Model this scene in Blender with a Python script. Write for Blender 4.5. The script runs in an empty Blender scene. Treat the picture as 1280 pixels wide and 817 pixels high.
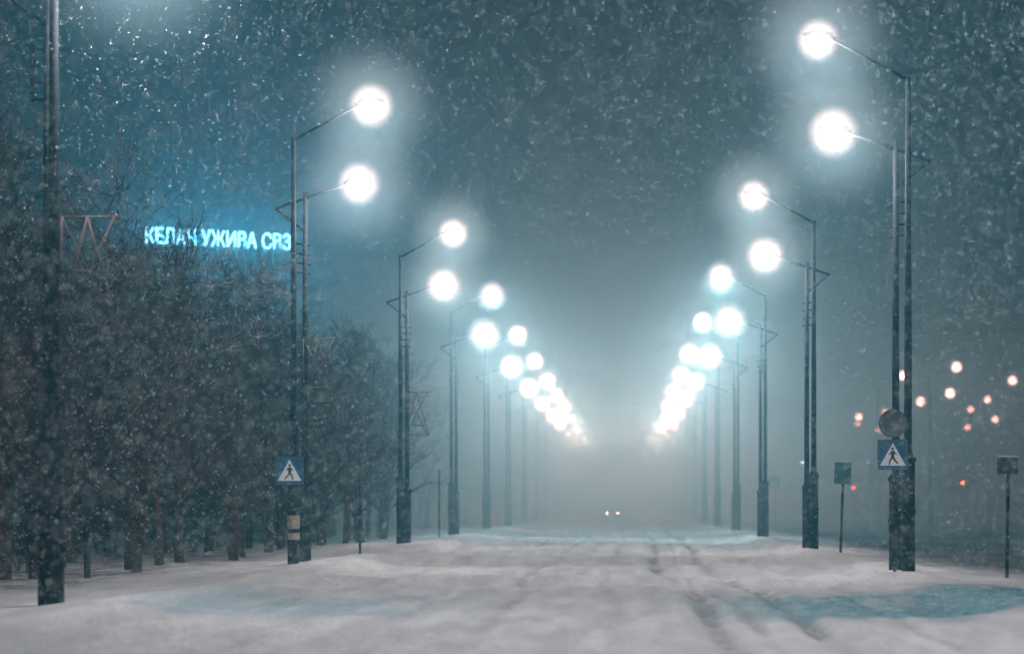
import bpy, math, random
import numpy as np
from mathutils import Vector, Matrix
random.seed(7); rng=np.random.default_rng(7)
scene=bpy.context.scene
scene.view_settings.view_transform='Standard'
scene.view_settings.look='None'; scene.view_settings.exposure=0; scene.view_settings.gamma=1
F=3300.0; VPX,VPY=784.0,631.0; H=1.6

# ---------------------------------------------------------------- camera
cd=bpy.data.cameras.new('camera'); cam=bpy.data.objects.new('camera',cd)
scene.collection.objects.link(cam); scene.camera=cam
cam.location=(0,0,H); cam.rotation_euler=(math.radians(90),0,0)
cd.sensor_width=36; cd.lens=F/1280*36
cd.shift_x=-(VPX-640)/1280; cd.shift_y=(VPY-408.5)/1280
cd.clip_start=0.5; cd.clip_end=3000
cd.dof.use_dof=True; cd.dof.focus_distance=62; cd.dof.aperture_fstop=1.0

# ---------------------------------------------------------------- world
w=bpy.data.worlds.new('World'); scene.world=w; w.use_nodes=True
nt=w.node_tree; bg=nt.nodes['Background']
sky=nt.nodes.new('ShaderNodeTexSky'); sky.sky_type='NISHITA'; sky.sun_disc=False
sky.sun_elevation=math.radians(-4); sky.sun_rotation=math.radians(200)
nt.links.new(sky.outputs[0],bg.inputs[0]); bg.inputs[1].default_value=0.05

# ---------------------------------------------------------------- material helpers
def mat(name,col,rough=0.7,metal=0.0,noise=0.0,nscale=8,bump=0.0,emit=None,estr=0):
    m=bpy.data.materials.new(name); m.use_nodes=True; n=m.node_tree
    b=n.nodes['Principled BSDF']; b.inputs['Roughness'].default_value=rough
    b.inputs['Metallic'].default_value=metal
    b.inputs['Base Color'].default_value=(*col,1)
    if noise>0 or bump>0:
        tc=n.nodes.new('ShaderNodeTexCoord'); nz=n.nodes.new('ShaderNodeTexNoise')
        nz.inputs['Scale'].default_value=nscale; nz.inputs['Detail'].default_value=6
        n.links.new(tc.outputs['Object'],nz.inputs['Vector'])
        cr=n.nodes.new('ShaderNodeValToRGB')
        cr.color_ramp.elements[0].position=.3; cr.color_ramp.elements[1].position=.72
        cr.color_ramp.elements[0].color=(*[c*(1-noise) for c in col],1)
        cr.color_ramp.elements[1].color=(*[min(1,c*(1+noise)) for c in col],1)
        n.links.new(nz.outputs['Fac'],cr.inputs[0]); n.links.new(cr.outputs[0],b.inputs['Base Color'])
        if bump>0:
            bp=n.nodes.new('ShaderNodeBump'); bp.inputs['Strength'].default_value=bump
            bp.inputs['Distance'].default_value=.02
            n.links.new(nz.outputs['Fac'],bp.inputs['Height']); n.links.new(bp.outputs[0],b.inputs['Normal'])
    if emit:
        b.inputs['Emission Color'].default_value=(*emit,1); b.inputs['Emission Strength'].default_value=estr
        m.cycles.emission_sampling='NONE'
    return m
M_pole=mat('painted_steel',(.009,.011,.016),.8,0,.35,6,.2)
M_pole.node_tree.nodes['Principled BSDF'].inputs['Specular IOR Level'].default_value=.2
M_house=mat('lamp_housing_metal',(.05,.055,.06),.6,.3,.3,10)
M_bark=mat('bark',(.066,.020,.011),.95,0,.5,9,.5)
M_bark.node_tree.nodes['Principled BSDF'].inputs['Specular IOR Level'].default_value=.05
M_bark2=mat('pale_bark',(.26,.24,.23),.85,0,.5,6,.4)
M_snowcap=mat('snow_cap',(.8,.81,.84),.8,0,.05,20)
M_blue=mat('sign_blue',(.008,.085,.19),.4,0,.15,5,emit=(.01,.10,.20),estr=.16)  # weak emission stands in for lamplight returned by reflective sheeting
M_white=mat('sign_white',(.8,.82,.84),.45,0,.06,9,emit=(.8,.9,1),estr=.12)  # painted-in glow, as on the blue sheeting
M_black=mat('sign_black',(.012,.012,.014),.5,0,.1,9)
M_grey=mat('sign_back_grey',(.12,.13,.14),.55,.4,.2,7)
M_green=mat('sign_dark_green',(.02,.05,.05),.5,0,.2,7)
M_wire=mat('wire_frame_metal',(.085,.055,.046),.7,.1,.2,7)
M_paper=mat('notice_paper',(.45,.38,.30),.8,0,.3,12)

# ---------------------------------------------------------------- mesh helpers
class MB:
    def __init__(s): s.v=[]; s.f=[]; s.m=[]
    def tube(s,p0,p1,r0,r1,n=8,mi=0,cap=True):
        p0=Vector(p0); p1=Vector(p1); d=(p1-p0)
        if d.length<1e-6: return
        d.normalize(); a=d.orthogonal().normalized(); b=d.cross(a); o=len(s.v)
        for p,r in((p0,r0),(p1,r1)):
            for i in range(n):
                t=2*math.pi*i/n; s.v.append(p+a*(r*math.cos(t))+b*(r*math.sin(t)))
        for i in range(n):
            j=(i+1)%n; s.f.append((o+i,o+j,o+n+j,o+n+i)); s.m.append(mi)
        if cap:
            s.f.append(tuple(o+i for i in range(n))[::-1]); s.m.append(mi)
            s.f.append(tuple(o+n+i for i in range(n))); s.m.append(mi)
    def box(s,c,sz,mi=0,bev=0):
        cx,cy,cz=c; x,y,z=[k/2 for k in sz]; o=len(s.v)
        if bev<=0:
            for dx in(-x,x):
                for dy in(-y,y):
                    for dz in(-z,z): s.v.append(Vector((cx+dx,cy+dy,cz+dz)))
            for q in((0,1,3,2),(4,6,7,5),(0,4,5,1),(2,3,7,6),(0,2,6,4),(1,5,7,3)):
                s.f.append(tuple(o+i for i in q)); s.m.append(mi)
        else: # rounded-corner plate in XZ
            pts=[]
            for (sx,sz_,a0) in((1,1,0),(-1,1,90),(-1,-1,180),(1,-1,270)):
                for k in range(4):
                    a=math.radians(a0+k*30)
                    pts.append((cx+sx*(x-bev)+bev*math.cos(a),cz+sz_*(z-bev)+bev*math.sin(a)))
            s.prism(pts,cy-y,cy+y,mi)
    def prism(s,pts,y0,y1,mi=0):
        o=len(s.v); n=len(pts)
        for y in(y0,y1):
            for (a,b) in pts: s.v.append(Vector((a,y,b)))
        s.f.append(tuple(range(o,o+n))); s.m.append(mi)
        s.f.append(tuple(range(o+n,o+2*n))[::-1]); s.m.append(mi)
        for i in range(n):
            j=(i+1)%n; s.f.append((o+i,o+n+i,o+n+j,o+j)); s.m.append(mi)
    def ball(s,c,r,sc=(1,1,1),mi=0,nu=16,nv=10):
        o=len(s.v); c=Vector(c)
        for i in range(1,nv):
            ph=math.pi*i/nv
            for j in range(nu):
                th=2*math.pi*j/nu
                s.v.append(c+Vector((r*sc[0]*math.sin(ph)*math.cos(th),r*sc[1]*math.sin(ph)*math.sin(th),r*sc[2]*math.cos(ph))))
        t=len(s.v); s.v.append(c+Vector((0,0,r*sc[2]))); s.v.append(c-Vector((0,0,r*sc[2])))
        for i in range(nv-2):
            for j in range(nu):
                k=(j+1)%nu; a=o+i*nu
                s.f.append((a+j,a+nu+j,a+nu+k,a+k)); s.m.append(mi)
        for j in range(nu):
            k=(j+1)%nu; s.f.append((t,o+j,o+k)); s.m.append(mi)
            a=o+(nv-2)*nu; s.f.append((t+1,a+k,a+j)); s.m.append(mi)
    def mesh(s,name,mats,smooth=True):
        me=bpy.data.meshes.new(name); me.from_pydata([tuple(v) for v in s.v],[],s.f)
        for m in mats: me.materials.append(m)
        me.polygons.foreach_set('material_index',s.m)
        if smooth: me.polygons.foreach_set('use_smooth',[len(f)==4 or len(f)==3 for f in s.f])
        me.update(); return me
def obj(name,data,parent=None,loc=(0,0,0),rot=(0,0,0),scale=(1,1,1)):
    o=bpy.data.objects.new(name,data); scene.collection.objects.link(o)
    o.location=loc; o.rotation_euler=rot; o.scale=scale
    if parent: o.parent=parent
    return o
def empty(name,loc=(0,0,0),rot=(0,0,0)):
    o=obj(name,None,None,loc,rot); o.empty_display_size=.3; return o
def numesh(name,V,Fc,k):
    me=bpy.data.meshes.new(name); n=len(Fc)
    me.vertices.add(len(V)); me.vertices.foreach_set('co',np.asarray(V,dtype=np.float32).ravel())
    me.loops.add(n*k); me.loops.foreach_set('vertex_index',np.asarray(Fc,dtype=np.int32).ravel())
    me.polygons.add(n); me.polygons.foreach_set('loop_start',np.arange(0,n*k,k,dtype=np.int32))
    me.update(calc_edges=True); me.validate(); return me

# ---------------------------------------------------------------- numpy noise
def vnoise(x,y,seed=0):
    xi=np.floor(x).astype(np.int64); yi=np.floor(y).astype(np.int64)
    fx=x-xi; fy=y-yi; fx=fx*fx*(3-2*fx); fy=fy*fy*(3-2*fy)
    def h(a,b):
        n=(a*374761393+b*668265263+seed*1274126177)&0x7fffffff
        n=((n^(n>>13))*1274126177)&0x7fffffff
        return ((n^(n>>16))&0xffff)/65535.0
    return (h(xi,yi)*(1-fx)+h(xi+1,yi)*fx)*(1-fy)+(h(xi,yi+1)*(1-fx)+h(xi+1,yi+1)*fx)*fy
def fbm(x,y,seed=0,o=4):
    s=0;a=.5;
    for i in range(o): s=s+a*vnoise(x*2**i,y*2**i,seed+i); a*=.5
    return s-.47
def sstep(a,b,x):
    t=np.clip((x-a)/(b-a),0,1); return t*t*(3-2*t)
RUTS=((.95,.2,.11),(2.25,.2,.11),(-2.2,.22,.06),(-3.6,.2,.05),(3.6,.16,.05),(-.4,.2,.05),(1.5,.14,.07),(-5,.2,.035))
def rutmask(X,Y):
    r=0*X
    for k,(c,wd,dp) in enumerate(RUTS):
        wob=(vnoise(Y/16+k*.07,Y*0+.5,21)-.5)*1.1
        r=np.maximum(r,np.exp(-((X-c-wob)/wd)**2)*dp/.11*(.35+.9*vnoise(X*0+c,Y/2.5,31)))
    return r
def gh(X,Y,rm=None):
    X=np.asarray(X,dtype=float); Y=np.asarray(Y,dtype=float)
    road=sstep(-7.6,-6.2,X)*(1-sstep(4.8,5.9,X))
    z=fbm(X/9,Y/11,1)*.12
    z+=fbm(X/9.0,Y/3.0,5,3)*.55*road*sstep(40,66,Y)        # wind-packed drifts across road
    z+=fbm(X/2.2,Y/3.0,9,4)*.10
    rm=rutmask(X,Y) if rm is None else rm
    z-=rm*.12
    z+=fbm(X/.55,Y/.9,40,3)*.08*(.4+road)
    verge=(1-road)*(1-sstep(9,14,np.abs(X)))
    z+=verge*(.10+.16*fbm(X/3,Y/5,17))
    z+=np.exp(-((X-6.0)/.9)**2)*.10+np.exp(-((X+7.4)/1.0)**2)*.13
    return z
def ghs(x,y): return float(gh(np.array([x]),np.array([y]))[0])

# ---------------------------------------------------------------- ground
ys=np.concatenate([np.linspace(-60,22,40),22+np.cumsum(np.geomspace(.06,9,620))])
xc=np.sinh(np.linspace(-4.2,4.2,420)); xs=xc/np.abs(xc).max()*260
xs=np.unique(np.concatenate([xs[np.abs(xs)>12],np.linspace(-12,12,300)]))
GX,GY=np.meshgrid(xs,ys); RM=rutmask(GX,GY); GZ=gh(GX,GY,RM)
V=np.stack([GX.ravel(),GY.ravel(),GZ.ravel()],1)
nx=len(xs); ny=len(ys); idx=np.arange(nx*ny).reshape(ny,nx)
Fc=np.stack([idx[:-1,:-1].ravel(),idx[:-1,1:].ravel(),idx[1:,1:].ravel(),idx[1:,:-1].ravel()],1)
me=numesh('snow_ground',V,Fc,4); me.polygons.foreach_set('use_smooth',np.ones(len(Fc),dtype=bool))
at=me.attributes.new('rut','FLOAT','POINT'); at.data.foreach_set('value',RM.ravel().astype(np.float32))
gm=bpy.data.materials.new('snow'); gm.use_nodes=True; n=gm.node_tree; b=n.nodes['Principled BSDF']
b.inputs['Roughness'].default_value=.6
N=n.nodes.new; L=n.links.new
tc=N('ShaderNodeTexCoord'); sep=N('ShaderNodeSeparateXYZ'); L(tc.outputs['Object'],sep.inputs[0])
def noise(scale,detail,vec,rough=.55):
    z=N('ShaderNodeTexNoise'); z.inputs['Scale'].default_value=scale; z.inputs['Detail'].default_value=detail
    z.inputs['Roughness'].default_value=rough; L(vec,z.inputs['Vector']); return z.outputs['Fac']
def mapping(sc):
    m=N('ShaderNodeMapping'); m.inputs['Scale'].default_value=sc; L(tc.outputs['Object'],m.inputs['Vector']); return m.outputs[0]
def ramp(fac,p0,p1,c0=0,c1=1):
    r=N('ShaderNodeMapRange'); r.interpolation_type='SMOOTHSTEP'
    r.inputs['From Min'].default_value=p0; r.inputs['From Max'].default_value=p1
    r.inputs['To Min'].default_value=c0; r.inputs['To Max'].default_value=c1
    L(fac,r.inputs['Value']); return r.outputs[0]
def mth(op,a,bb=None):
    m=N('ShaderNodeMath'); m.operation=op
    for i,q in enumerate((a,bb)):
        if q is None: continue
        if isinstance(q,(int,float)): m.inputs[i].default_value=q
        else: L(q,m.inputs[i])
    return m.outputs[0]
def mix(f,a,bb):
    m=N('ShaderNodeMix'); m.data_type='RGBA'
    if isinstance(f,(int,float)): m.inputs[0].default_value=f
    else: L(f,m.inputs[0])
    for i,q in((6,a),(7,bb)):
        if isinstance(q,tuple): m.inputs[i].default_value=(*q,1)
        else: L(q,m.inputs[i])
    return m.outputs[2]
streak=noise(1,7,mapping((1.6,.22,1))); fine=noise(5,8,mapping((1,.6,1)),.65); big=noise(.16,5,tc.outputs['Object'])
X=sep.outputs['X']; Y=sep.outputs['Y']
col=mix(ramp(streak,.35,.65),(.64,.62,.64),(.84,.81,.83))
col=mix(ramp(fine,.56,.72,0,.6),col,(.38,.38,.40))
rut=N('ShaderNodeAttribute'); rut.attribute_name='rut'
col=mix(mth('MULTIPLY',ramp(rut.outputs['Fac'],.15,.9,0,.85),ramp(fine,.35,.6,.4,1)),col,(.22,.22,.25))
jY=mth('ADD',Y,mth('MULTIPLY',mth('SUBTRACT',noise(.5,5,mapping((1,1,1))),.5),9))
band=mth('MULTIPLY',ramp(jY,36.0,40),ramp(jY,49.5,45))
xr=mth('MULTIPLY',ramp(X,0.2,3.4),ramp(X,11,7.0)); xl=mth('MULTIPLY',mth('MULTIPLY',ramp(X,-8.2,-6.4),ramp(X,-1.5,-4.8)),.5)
cyan_spill=mth('MULTIPLY',mth('MULTIPLY',band,mth('MAXIMUM',xr,xl)),mth('MULTIPLY',ramp(fine,.45,.62,1,.6),ramp(streak,.48,.65,1,.6)))
col=mix(cyan_spill,col,(.005,.28,.38))  # cyan light spill on the snow, painted into the ground colour
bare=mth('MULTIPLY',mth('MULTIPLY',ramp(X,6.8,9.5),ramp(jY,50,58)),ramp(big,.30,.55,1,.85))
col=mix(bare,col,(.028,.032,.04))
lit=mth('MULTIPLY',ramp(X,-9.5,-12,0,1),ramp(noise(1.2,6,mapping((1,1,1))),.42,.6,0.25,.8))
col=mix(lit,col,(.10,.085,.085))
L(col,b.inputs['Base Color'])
L(mth('SUBTRACT',.7,mth('MULTIPLY',cyan_spill,.1)),b.inputs['Roughness'])
b.inputs['Specular IOR Level'].default_value=.2
bp=N('ShaderNodeBump'); bp.inputs['Strength'].default_value=1.0; bp.inputs['Distance'].default_value=.10
L(mth('ADD',fine,mth('MULTIPLY',streak,.8)),bp.inputs['Height']); L(bp.outputs[0],b.inputs['Normal'])
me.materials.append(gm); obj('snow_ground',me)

# ---------------------------------------------------------------- fog (thin near, a dense bank further down the street)
def fogbox(name,y0,y1,dens,col,g,est,z0=-2,z1=90,hx=150):
    fm=bpy.data.materials.new('snow_fog'); fm.use_nodes=True; n=fm.node_tree; n.nodes.clear()
    out=n.nodes.new('ShaderNodeOutputMaterial'); vs=n.nodes.new('ShaderNodeVolumeScatter')
    vs.inputs['Color'].default_value=(*col,1); vs.inputs['Density'].default_value=dens; vs.inputs['Anisotropy'].default_value=g
    n.links.new(vs.outputs[0],out.inputs['Volume'])
    mb=MB(); mb.box((0,(y0+y1)/2,(z0+z1)/2),(hx*2,y1-y0,z1-z0)); obj(name,mb.mesh(name,[fm],False))
fogbox('fog',-60,105,.0032,(.16,.74,1.0),.4,0)
fogbox('fog',105.01,700,.0140,(.70,.93,1.0),.62,0)
fogbox('ground_fog',135,640,.009,(.80,.96,1.0),.35,0,-1.5,6.5,60)

# ---------------------------------------------------------------- lamps
def glow_mat(name,col,st,pw_):
    m=bpy.data.materials.new(name); m.use_nodes=True; n=m.node_tree; n.nodes.clear(); m.cycles.emission_sampling='NONE'
    o=n.nodes.new('ShaderNodeOutputMaterial'); e=n.nodes.new('ShaderNodeEmission'); t=n.nodes.new('ShaderNodeBsdfTransparent')
    a=n.nodes.new('ShaderNodeAddShader'); e.inputs[0].default_value=(*col,1)
    lw=n.nodes.new('ShaderNodeLayerWeight'); lw.inputs[0].default_value=.5
    s=n.nodes.new('ShaderNodeMath'); s.operation='SUBTRACT'; s.inputs[0].default_value=1; n.links.new(lw.outputs['Facing'],s.inputs[1])
    p=n.nodes.new('ShaderNodeMath'); p.operation='POWER'; p.inputs[1].default_value=pw_; n.links.new(s.outputs[0],p.inputs[0])
    q=n.nodes.new('ShaderNodeMath'); q.operation='MULTIPLY'; q.inputs[1].default_value=st; n.links.new(p.outputs[0],q.inputs[0])
    n.links.new(q.outputs[0],e.inputs[1]); n.links.new(e.outputs[0],a.inputs[0]); n.links.new(t.outputs[0],a.inputs[1])
    n.links.new(a.outputs[0],o.inputs[0]); return m
M_glow=glow_mat('lamp_glow',(1,.82,.78),1.35,5)  # emissive ball paints the bloom around each lamp head
M_glow_far=glow_mat('lamp_glow_far',(1,.84,.82),8,8)
M_halo=glow_mat('painted_halo',(.64,.86,.97),.24,6)  # glowing shell added round near lamps, paints their halo in the air
def sphere_mesh(r,m):
    mb=MB(); mb.ball((0,0,0),r,nu=40,nv=26); return mb.mesh('glow',[m])
G1=sphere_mesh(.72,M_glow); G2=sphere_mesh(.62,M_glow_far); HL=sphere_mesh(2.1,M_halo)

def lamp_meshes(kind):
    mb=MB()
    if kind=='A': top,ax,az,sl=10.95,1.93,11.9,2.6
    else: top,ax,az,sl=9.75,1.35,10.05,2.2
    mb.tube((0,0,-.4),(0,0,sl),.155,.15,14); mb.tube((0,0,sl),(0,0,sl+.14),.15,.10,14,cap=False)
    mb.tube((0,0,sl+.14),(0,0,top),.092,.058,12)
    for z in(sl-.05,sl*.55): mb.tube((0,0,z),(0,0,z+.09),.175,.175,14)
    pole=mb
    mb2=MB()
    if kind=='A':
        mb2.tube((0,0,top-.03),(-ax+.3,0,az-.1),.04,.032,8); mb2.ball((0,0,top),.065)
    else:
        sx=(az-.1-9.55)/(ax-.25)
        mb2.tube((-ax+.25,0,az-.1),(.78,0,9.55-.78*sx*.85),.04,.04,8)
        mb2.tube((.78,0,9.55-.78*sx*.85),(.06,0,8.75),.03,.03,8)
        for z in(8.35,8.1,7.85,7.6):
            mb2.tube((-.16,0,z),(.24,0,z+.05),.022,.022,6); mb2.tube((.24,0,z+.0),(.24,0,z+.16),.045,.03,8)
    mb3=MB()
    mb3.ball((-ax-.05,0,az+.02),.34,(1,.42,.28)); mb3.tube((-ax+.35,0,az-.09),(-ax+.1,0,az),.05,.07,8)
    return (pole.mesh('pole',[M_pole]),mb2.mesh('arm',[M_pole]),mb3.mesh('luminaire',[M_house]),None,(-ax-.05,0,az-.10))
LM={'A':lamp_meshes('A'),'B':lamp_meshes('B')}
PW=1000
_lights={}
def bulb_light(pw,col):
    if (pw,col) in _lights: return _lights[(pw,col)]
    ld=bpy.data.lights.new('bulb','POINT'); ld.energy=pw; ld.color=col; ld.shadow_soft_size=.12
    ld.use_nodes=True; n=ld.node_tree; e=n.nodes['Emission']
    tc=n.nodes.new('ShaderNodeTexCoord'); sp=n.nodes.new('ShaderNodeSeparateXYZ'); n.links.new(tc.outputs['Normal'],sp.inputs[0])
    mr=n.nodes.new('ShaderNodeMapRange'); mr.inputs['From Min'].default_value=.15; mr.inputs['From Max'].default_value=-.55
    mr.inputs['To Min'].default_value=.26; mr.inputs['To Max'].default_value=1.25
    n.links.new(sp.outputs['Z'],mr.inputs['Value']); n.links.new(mr.outputs[0],e.inputs['Strength'])
    _lights[(pw,col)]=ld; return ld
def lamp(kind,x,y,flip=False,pw=PW,gs=1.0,halo=0):
    p,a,l,g,gl=LM[kind]
    e=empty('street_lamp',(x,y,0),(0,0,math.pi if flip else 0))
    obj('pole',p,e,(0,0,0)); obj('arm',a,e); obj('luminaire',l,e)
    obj('glow_ball',G2 if y>140 else G1,e,gl,scale=(gs,)*3)
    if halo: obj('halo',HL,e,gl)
    if pw>0: obj('bulb',bulb_light(pw,(.90,.95,.99) if y<105 else (.50,.82,.95) if y<280 else (.50,.84,.95)),e,(gl[0],gl[1],gl[2]-.12))
    return e
def gsz(d): return .85+max(0,d-60)/230  # painted bloom widens with distance down the street
right=[-2,29,58,87.3,118,147,178,207,238,271,305,345,400]
left=[10,39,67.5,99.3,128,158,187,216,246,274,308,350,405]
def row(ds,xa,xb,fl):
    for d in ds:
        far=d>290  # lamps past the visible rows, added and overdriven to brighten the distant fog
        pa,pb=(xa,d),(xb,d+1.2)
        if d==39: pa,pb=(-8.47,39),(-8.63,39.35)
        jit=1+.08*math.sin(d*1.7)
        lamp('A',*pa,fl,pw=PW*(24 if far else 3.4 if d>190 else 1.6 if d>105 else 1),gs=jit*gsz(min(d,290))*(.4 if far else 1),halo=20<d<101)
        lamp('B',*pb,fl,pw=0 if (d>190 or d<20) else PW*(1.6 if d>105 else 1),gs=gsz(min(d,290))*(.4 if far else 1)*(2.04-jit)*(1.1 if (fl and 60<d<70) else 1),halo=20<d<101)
row(right,6.17,6.02,False); row(left,-8.53,-8.38,True)
def P(px,d): return (px-VPX)*d/F
for px,d,fl,k in((1162,195,True,'A'),(1164,197,True,'B'),(1260,255,False,'A'),(1262,257,False,'B'),(1190,281,True,'A'),(1193,283,True,'B'),
               (1129,213,True,'B'),(1097,208,True,'A'),(1084,290,True,'A'),(1082,292,True,'B'),(1092,250,False,'B'),(1052,330,True,'A'),(1296,216,False,'A')):
    lamp(k,P(px,d),d,fl,pw=(300 if k=='A' else 0),gs=.95)

# ---------------------------------------------------------------- trees
def tree_mesh(name,h,seed,tr=.14,dens=1.0,mat_=M_bark,low=.16):
    R=random.Random(seed); segs=[]
    def grow(p,d,ln,r,nseg,lvl):
        pts=[(p.copy(),r)]
        for i in range(nseg):
            d=(d+Vector((R.gauss(0,1),R.gauss(0,1),R.gauss(0,.6)))*(.05 if lvl==0 else .13)+Vector((0,0,.05 if lvl<3 else .02))).normalized()
            q=p+d*(ln/nseg); r2=r*(1-.8*(i+1)/nseg*.55) if lvl==0 else r*.78
            segs.append((p,q,r,r2)); p=q; r=r2; pts.append((p.copy(),r))
        return pts,d
    def interp(pts,t):
        k=t*(len(pts)-1); i=min(int(k),len(pts)-2); f=k-i
        return pts[i][0].lerp(pts[i+1][0],f),pts[i][1]*(1-f)+pts[i+1][1]*f,(pts[i+1][0]-pts[i][0]).normalized()
    trunk,_=grow(Vector((0,0,-.3)),Vector((R.gauss(0,.05),R.gauss(0,.05),1)).normalized(),h,tr,9,0)
    n1=int(26*dens)
    for i in range(n1):
        t=low+(1-low)*((i+R.random())/n1)**.9; t=min(t,.99)
        p,r,dd=interp(trunk,t); az=i*2.4+R.gauss(0,.4); up=.55+.8*t+R.gauss(0,.15)
        d=Vector((math.cos(az),math.sin(az),up)).normalized()
        l1=(h*.34)*(1-.65*t)*R.uniform(.75,1.25)+.4
        b1,_=grow(p,d,l1,max(.016,r*.5),5,1)
        for j in range(6):
            p2,r2,d2=interp(b1,.2+.8*(j+R.random())/6)
            dv=(d2+Vector((R.gauss(0,1),R.gauss(0,1),R.gauss(.2,.6)))*.65).normalized()
            b2,_=grow(p2,dv,l1*R.uniform(.3,.5),max(.009,r2*.6),3,2)
            for k in range(5):
                p3,r3,d3=interp(b2,.15+.85*(k+R.random())/5)
                dv=(d3+Vector((R.gauss(0,1),R.gauss(0,1),R.gauss(.1,.7)))*.7).normalized()
                b3,_=grow(p3,dv,R.uniform(.3,.65),.007,2,3)
                for m in range(2):
                    p4,_,d4=interp(b3,R.uniform(.2,1))
                    dv=(d4+Vector((R.gauss(0,1),R.gauss(0,1),R.gauss(0,.8)))*.8).normalized()
                    segs.append((p4,p4+dv*R.uniform(.15,.35),.0055,.003))
    A=np.array([s[0] for s in segs]);B=np.array([s[1] for s in segs]);r0=np.array([s[2] for s in segs]);r1=np.array([s[3] for s in segs])
    D=B-A; D/=np.linalg.norm(D,axis=1)[:,None]+1e-9
    ref=np.where(np.abs(D[:,2:3])>.9,np.array([[1.,0,0]]),np.array([[0,0,1.]]))
    U=np.cross(D,ref); U/=np.linalg.norm(U,axis=1)[:,None]; W=np.cross(D,U)
    def ring(k,sel):
        a=[2*math.pi*i/k for i in range(k)]
        V=np.stack([A[sel]+(U[sel]*math.cos(t)+W[sel]*math.sin(t))*r0[sel,None] for t in a]+[B[sel]+(U[sel]*math.cos(t)+W[sel]*math.sin(t))*r1[sel,None] for t in a],1)
        m=V.shape[0]; o=np.arange(m)[:,None]*2*k
        Fq=np.concatenate([o+np.array([[i,(i+1)%k,k+(i+1)%k,k+i]]) for i in range(k)],0)
        return V.reshape(-1,3),Fq
    thick=r0>.02
    V1,F1=ring(8,thick); V2,F2=ring(3,~thick)
    me=numesh(name,np.concatenate([V1,V2]),np.concatenate([F1,F2+len(V1)]),4); me.materials.append(mat_); return me
TM=[tree_mesh('bare_tree_%d'%i,random.uniform(7.8,9.8),i*11+3,tr=random.uniform(.14,.2)) for i in range(6)]
SH=tree_mesh('shrub_mesh',2.6,99,tr=.03,low=.02,dens=1.3)
def put(name,me,x,y,s=1,tilt=.03):
    return obj(name,me,None,(x,y,ghs(x,y)-.05),(random.gauss(0,tilt),random.gauss(0,tilt),random.uniform(0,6.28)),(s,s,s*random.uniform(.92,1.06)))
y=42.0; i=0
while y<135:
    put('bare_tree',TM[i%6],-11.9+random.gauss(0,.35)-(1.0 if y<60 else 0),y,random.uniform(.85,1.05)); i+=1; y+=random.uniform(2.6,4.4)
for row_,(x0,st) in enumerate(((-14.5,3.6),(-18,4),(-22,4.2),(-27,5),(-33,6))):
    y=46+row_*5
    while y<150:
        put('bare_tree',TM[i%6],x0+random.gauss(0,.7),y,random.uniform(.85,1.15)); i+=1; y+=random.uniform(.75,1.25)*st
for k in range(60): put('bare_shrub',SH,random.uniform(-30,-14),random.uniform(50,135),random.uniform(.8,1.4))
lb=tree_mesh('leaning_birch_mesh',9.3,555,tr=.055,mat_=M_bark2,dens=.16,low=.7)
obj('leaning_birch_tree',lb,None,(-15.2,66,0),(0,math.radians(40),0),(1,1,1))
def mass(name,pts,hs):
    base=TM
    Vs=[];Fs=[];o=0
    for (x,y),s in zip(pts,hs):
        m=base[random.randrange(6)]; nv=len(m.vertices); co=np.empty(nv*3,dtype=np.float32); m.vertices.foreach_get('co',co); co=co.reshape(-1,3)
        nf=len(m.polygons); li=np.empty(nf*4,dtype=np.int32); m.loops.foreach_get('vertex_index',li); li=li.reshape(-1,4)
        a=random.uniform(0,6.28); c,sn=math.cos(a),math.sin(a)
        R_=np.array([[c,-sn,0],[sn,c,0],[0,0,1]]); Vs.append(co@R_.T*s+np.array([x,y,0])); Fs.append(li+o); o+=nv
    me=numesh(name,np.concatenate(Vs),np.concatenate(Fs),4); me.materials.append(M_bark); obj(name,me)
pts=[(-random.uniform(12,20),y+random.uniform(-2,2)) for y in np.arange(138,290,5)]
mass('distant_tree_row',pts,[random.uniform(.85,1.1) for _ in pts])
pts=[(x,random.uniform(300,330)) for x in np.arange(22,72,2.4)]
mass('distant_tree_line',pts,[random.uniform(.6,1.0) for _ in pts])

# ---------------------------------------------------------------- signs
def ped_parts(mb,cx,cz,s,y,face,mi_tri,mi_bk):
    tri=[(cx-.43*s,cz-.36*s),(cx+.43*s,cz-.36*s),(cx,cz+.40*s)]
    mb.prism(tri,y-.004,y-.001,mi_tri)
    k=[0]
    def st(a,b_,w0,w1):
        a=Vector((a[0]*face,a[1])); b_=Vector((b_[0]*face,b_[1])); d=(b_-a).normalized(); nn=Vector((-d.y,d.x)); k[0]+=1
        q=[a+nn*w0,b_+nn*w1,b_-nn*w1,a-nn*w0]
        mb.prism([(cx+v.x*s,cz+v.y*s) for v in q],y-.006-.0012*k[0],y-.0045,mi_bk)
    st((.0,.13),(.01,-.08),.055,.05)
    st((.01,-.07),(.10,-.20),.035,.028); st((.10,-.19),(.11,-.32),.028,.022)
    st((0,-.07),(-.07,-.19),.036,.028); st((-.06,-.18),(-.17,-.30),.028,.022)
    st((.02,.11),(.13,.0),.022,.018); st((-.02,.11),(-.12,.01),.022,.018)
    st((.105,-.31),(.155,-.315),.018,.014)
    c=[(cx+.01*face*s+.048*s*math.cos(t),cz+.20*s+.048*s*math.sin(t)) for t in [i*math.pi/6 for i in range(12)]]
    mb.prism(c,y-.0075,y-.0045,mi_bk)
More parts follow.
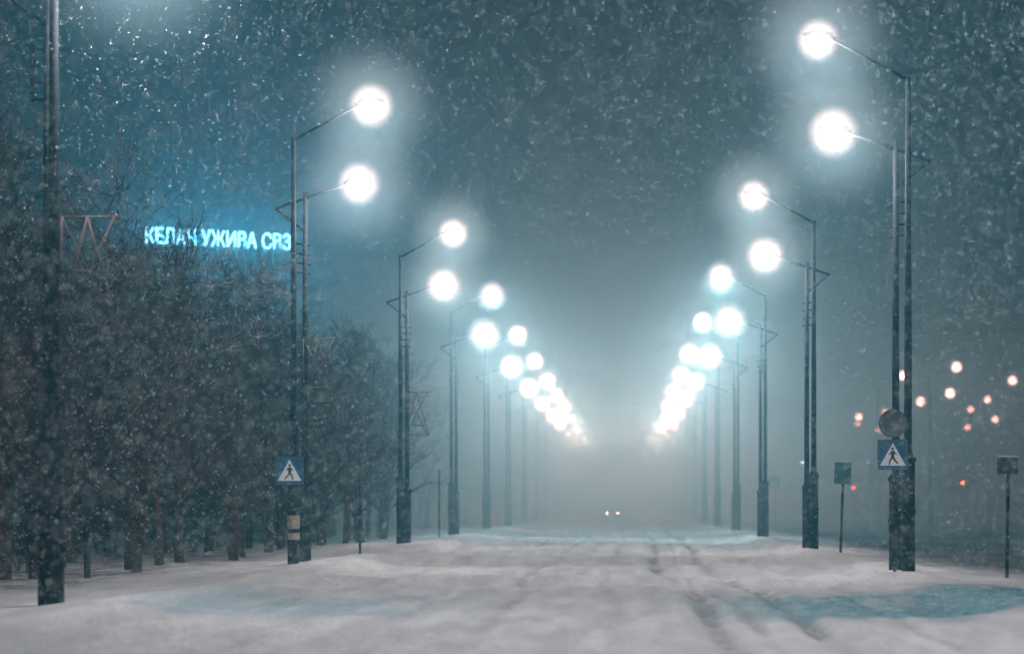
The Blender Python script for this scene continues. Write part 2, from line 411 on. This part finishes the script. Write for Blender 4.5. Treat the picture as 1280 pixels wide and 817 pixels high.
def crosswalk(px,py,d,size,face,post=True,posth=None,extra=None,w=1.0):
    x=P(px,d); z=H+(VPY-py)*d/F
    e=empty('pedestrian_crossing_sign',(x,d,0))
    mb=MB(); mb.box((0,0,z),(size*w,.02,size),0,.05*size); mb.box((0,-.0125,z),(size*w*.95,.005,size*.95),1,.05*size)
    ped_parts(mb,0,z,size*.98,-.017,face,2,3)
    obj('sign_plate',mb.mesh('sign_plate',[M_grey,M_blue,M_white,M_black],False),e)
    if post:
        mb=MB(); top=z+size*.5 if not extra else extra+.3
        mb.tube((.05,.05,-.3),(.05,.05,top),.035,.035,10); obj('post',mb.mesh('post',[M_pole]),e)
    if extra:
        mb=MB(); 
        c=[(.31*math.cos(t),extra+.31*math.sin(t)) for t in np.linspace(0,2*math.pi,33)[:-1]]
        mb.prism(c,-.012,.008,0); c=[(.27*math.cos(t),extra+.27*math.sin(t)) for t in np.linspace(0,2*math.pi,33)[:-1]]
        mb.prism(c,-.017,-.0135,1); obj('round_sign_plate',mb.mesh('round_plate',[M_grey,mat('faded_grey_sheeting',(.13,.15,.16),.6,0,.25,8)],False),e)
    for zz in(z+size*.25,z-size*.25):
        mb=MB(); mb.box((0,.035,zz),(.16,.05,.04)); obj('clamp',mb.mesh('clamp',[M_grey],False),e)
    return e
crosswalk(362,588,67.2,.72,1,post=False)
crosswalk(1116,568,57.2,.66,-1,extra=H+(VPY-529)*57.2/F)
crosswalk(1228,602,200,.75,-1)
crosswalk(968,602,180,.75,-1)
def board(name,px,py,d,wd,ht,m,tilt=0):
    x=P(px,d); z=H+(VPY-py)*d/F; e=empty(name,(x,d,ghs(x,d)),(0,tilt,0))
    mb=MB(); mb.box((0,0,z),(wd,.02,ht),0,.02); mb.box((0,-.0125,z),(wd*.93,.005,ht*.9),1,.02); 
    for q in(-.18,.02,.2): mb.box((0,-.018,z+ht*q),(wd*.6*(1-abs(q)),.003,ht*.05),2)
    obj('board',mb.mesh('board',[M_grey,m,M_grey],False),e)
    mb=MB(); mb.tube((.02,.05,-.3),(.02,.05,z+ht*.45),.04,.04,10); obj('post',mb.mesh('post',[M_pole]),e)
    mb=MB(); mb.box((0,0,z+ht*.5+.018),(wd*.96,.05,.03),0); obj('snow_cap',mb.mesh('cap',[M_snowcap],False),e)
board('stop_information_sign',1258,587,55,.44,.36,M_green,.01)
board('road_sign',1050,598,80,.5,.66,mat('sign_teal',(.03,.16,.2),.5,0,.2,6),.035)
def post(name,px,base,top,r=.04):
    d=H*F/(base-VPY); x=P(px,d); e=empty(name,(x,d,0)); h=H+(VPY-top)*d/F
    mb=MB(); mb.tube((0,0,-.3),(0,0,h),r,r*.9,10); mb.ball((0,0,h),r*1.2); mb.tube((0,0,h*.8),(0,0,h*.8+.06),r*1.5,r*1.5,10); obj('shaft',mb.mesh('shaft',[M_pole]),e)
post('marker_post',450,699,562); post('marker_post',549,676,588); post('marker_post',109,727,652,.07)
e=empty('paper_notice',(-8.53,67.5,0)); mb=MB(); mb.tube((0,0,1.0),(0,0,1.34),.160,.160,14,cap=False); mb.tube((0,0,.72),(0,0,.9),.161,.161,14,cap=False); obj('sheet',mb.mesh('sheet',[M_paper]),e)

for (d,x) in((39,-8.47),(67.5,-8.40),(99.3,-8.42)):
    e=empty('wire_decoration_frame',(x,d,0)); mb=MB(); w0=1.0; z0,z1=4.25,5.85
    pts=[((.05,z1),(w0,z1)),((.05,z0),(w0,z0)),((.12,z1),(w0*.9,z0)),((w0*.9,z1),(.12,z0)),((.12,z1),(.12,z0)),((w0*.5,z1),(w0*.95,z0)),((w0*.5,z1),(.1,z0)),((.1,z0+.35),(w0*.85,z0+.35)),((.05,z0+.8),(.55,z0+.8))]
    for i,(a,b_) in enumerate(pts): mb.tube((a[0],-.02*i*.3,a[1]),(b_[0],-.02*i*.3,b_[1]),.019,.019,6)
    obj('frame',mb.mesh('frame',[M_wire]),e)

# ---------------------------------------------------------------- building with rooftop neon letters
bd=152; bx=-23.0
e=empty('apartment_building',(bx,bd,0),(0,0,math.radians(28)))
M_brick=mat('grey_brick',(.16,.14,.13),.9,0,.3,3,.3); M_roof=mat('roof_metal',(.08,.085,.09),.6,.2,.3,4); M_glass=mat('window_glass',(.02,.025,.03),.15)
mb=MB(); mb.box((0,6,7.2),(13,12,14.8)); obj('walls',mb.mesh('walls',[M_brick],False),e)
mb=MB(); mb.box((0,6,14.75),(13.6,12.6,.3)); obj('roof',mb.mesh('roof',[M_roof],False),e)
mb=MB()
for f in range(5):
    for c in range(6): mb.box((-5.2+c*2.08,-.02,1.7+f*2.8),(1.2,.06,1.4)); 
obj('windows',mb.mesh('windows',[M_glass],False),e)
mb=MB()
for k in range(9):
    x=-4.4+k*1.1; mb.tube((x,.35,14.9),(x,.35,17.3),.04,.04,6); mb.tube((x,.35,17.1),(x,1.8,14.9),.03,.03,6)
mb.tube((-4.6,.35,16.25),(4.6,.35,16.25),.03,.03,6); mb.tube((-4.6,.35,17.2),(4.6,.35,17.2),.03,.03,6)
e2=empty('rooftop_letter_sign',(bx-.3,bd-1.0,0),(0,0,math.radians(28)))
obj('sign_frame',mb.mesh('sign_frame',[M_wire]),e2)
M_neon=mat('neon_cyan',(.1,.5,.6),.4,emit=(.40,.80,1.0),estr=3.1)
tcv=bpy.data.curves.new('letters','FONT'); tcv.body='КЕЛАЧ УЖИВА СВЗ'; tcv.size=1.25; tcv.align_x='CENTER'; tcv.extrude=.05; tcv.offset=.012
tcv.materials.append(M_neon)
t=obj('letters',tcv,e2,(0,.2,16.4),(math.radians(90),0,0))
bpy.context.view_layer.update()
t.scale.x=8.7/max(.1,t.dimensions.x)
for k in range(4):
    ld=bpy.data.lights.new('neon','POINT'); ld.energy=900; ld.color=(.01,.5,1); ld.shadow_soft_size=.3
    obj('neon_glow',ld,e2,(-3.6+k*2.4,-.5,16.9))

# ---------------------------------------------------------------- far car with headlights
M_car=mat('car_paint',(.05,.06,.08),.35,.4,.1,4); M_tyre=mat('tyre',(.02,.02,.02),.9); M_head=mat('headlight',(1,1,1),.3,emit=(.9,.92,1),estr=150)
e=empty('car',(P(766,300),300,0)); mb=MB()
side=[(-2.1,.35),(-2.15,.8),(-1.2,.95),(-.6,1.42),(.9,1.45),(1.6,.98),(2.15,.9),(2.2,.35)]
me_=MB(); o=0
for xx in(-.85,.85):
    for (a,z) in side: me_.v.append(Vector((xx*(.8 if z>1.2 else 1),a,z)))
nn=len(side); me_.f=[tuple(range(nn)),tuple(range(nn,2*nn))[::-1]]+[(i,nn+i,nn+(i+1)%nn,(i+1)%nn) for i in range(nn)]; me_.m=[0]*len(me_.f)
obj('body',me_.mesh('body',[M_car],False),e)
mb=MB()
for xx in(-.82,.82):
    for yy in(-1.3,1.35): mb.tube((xx-.1,yy,.33),(xx+.1,yy,.33),.33,.33,16)
obj('wheels',mb.mesh('wheels',[M_tyre]),e)
mb=MB(); mb.ball((-.62,-2.13,.68),.12,(1,.4,1)); mb.ball((.62,-2.13,.68),.12,(1,.4,1)); obj('headlights',mb.mesh('headlights',[M_head]),e)
for px,py,d,c in((1203,603,230,(1,.35,.08)),(1067,609,230,(1,.1,.05)),(1003,578,240,(.2,.7,1))):
    x=P(px,d); z=H+(VPY-py)*d/F; e=empty('traffic_light',(x,d,0)); mb=MB(); mb.tube((0,.15,-.2),(0,.15,z+.6),.05,.05,8); mb.box((0,0,z),(.3,.2,.9)); obj('body',mb.mesh('tl',[M_pole],False),e)
    mb=MB(); mb.ball((0,-.12,z+.0),.15,(1,.5,1)); obj('signal_lens',mb.mesh('lens',[mat('signal_lens',c,.3,emit=c,estr=25)]),e)

# ---------------------------------------------------------------- falling snow
NF=170000
d=9+ (rng.random(NF)**.75)*46
x=(rng.random(NF)*1.5-.25)*(1280/F)*d-(VPX/F)*d; z=H+(rng.random(NF)*1.5-.30)*d*(720/F)
ok=z>.05; d,x,z=d[ok],x[ok],z[ok]; m=len(d)
C=np.stack([x,d,z],1); s=(.0075+.0085*rng.random(m))[:,None]
T=rng.normal(size=(m,3,3)); T/=np.linalg.norm(T,axis=2)[:,:,None]
V=(C[:,None,:]+T*s[:,None,:]*1.3).reshape(-1,3); Fc=np.arange(m*3).reshape(-1,3)
me=numesh('falling_snow',V,Fc,3)
sm=bpy.data.materials.new('snowflake'); sm.use_nodes=True; n=sm.node_tree; n.nodes.clear()
o=n.nodes.new('ShaderNodeOutputMaterial'); a=n.nodes.new('ShaderNodeBsdfDiffuse'); t_=n.nodes.new('ShaderNodeBsdfTranslucent'); ad=n.nodes.new('ShaderNodeMixShader')
a.inputs[0].default_value=(.78,.93,.97,1); t_.inputs[0].default_value=(.78,.93,.97,1)
n.links.new(a.outputs[0],ad.inputs[1]); n.links.new(t_.outputs[0],ad.inputs[2]); n.links.new(ad.outputs[0],o.inputs[0])
me.materials.append(sm); obj('falling_snow',me)
print('objects',len(bpy.data.objects))
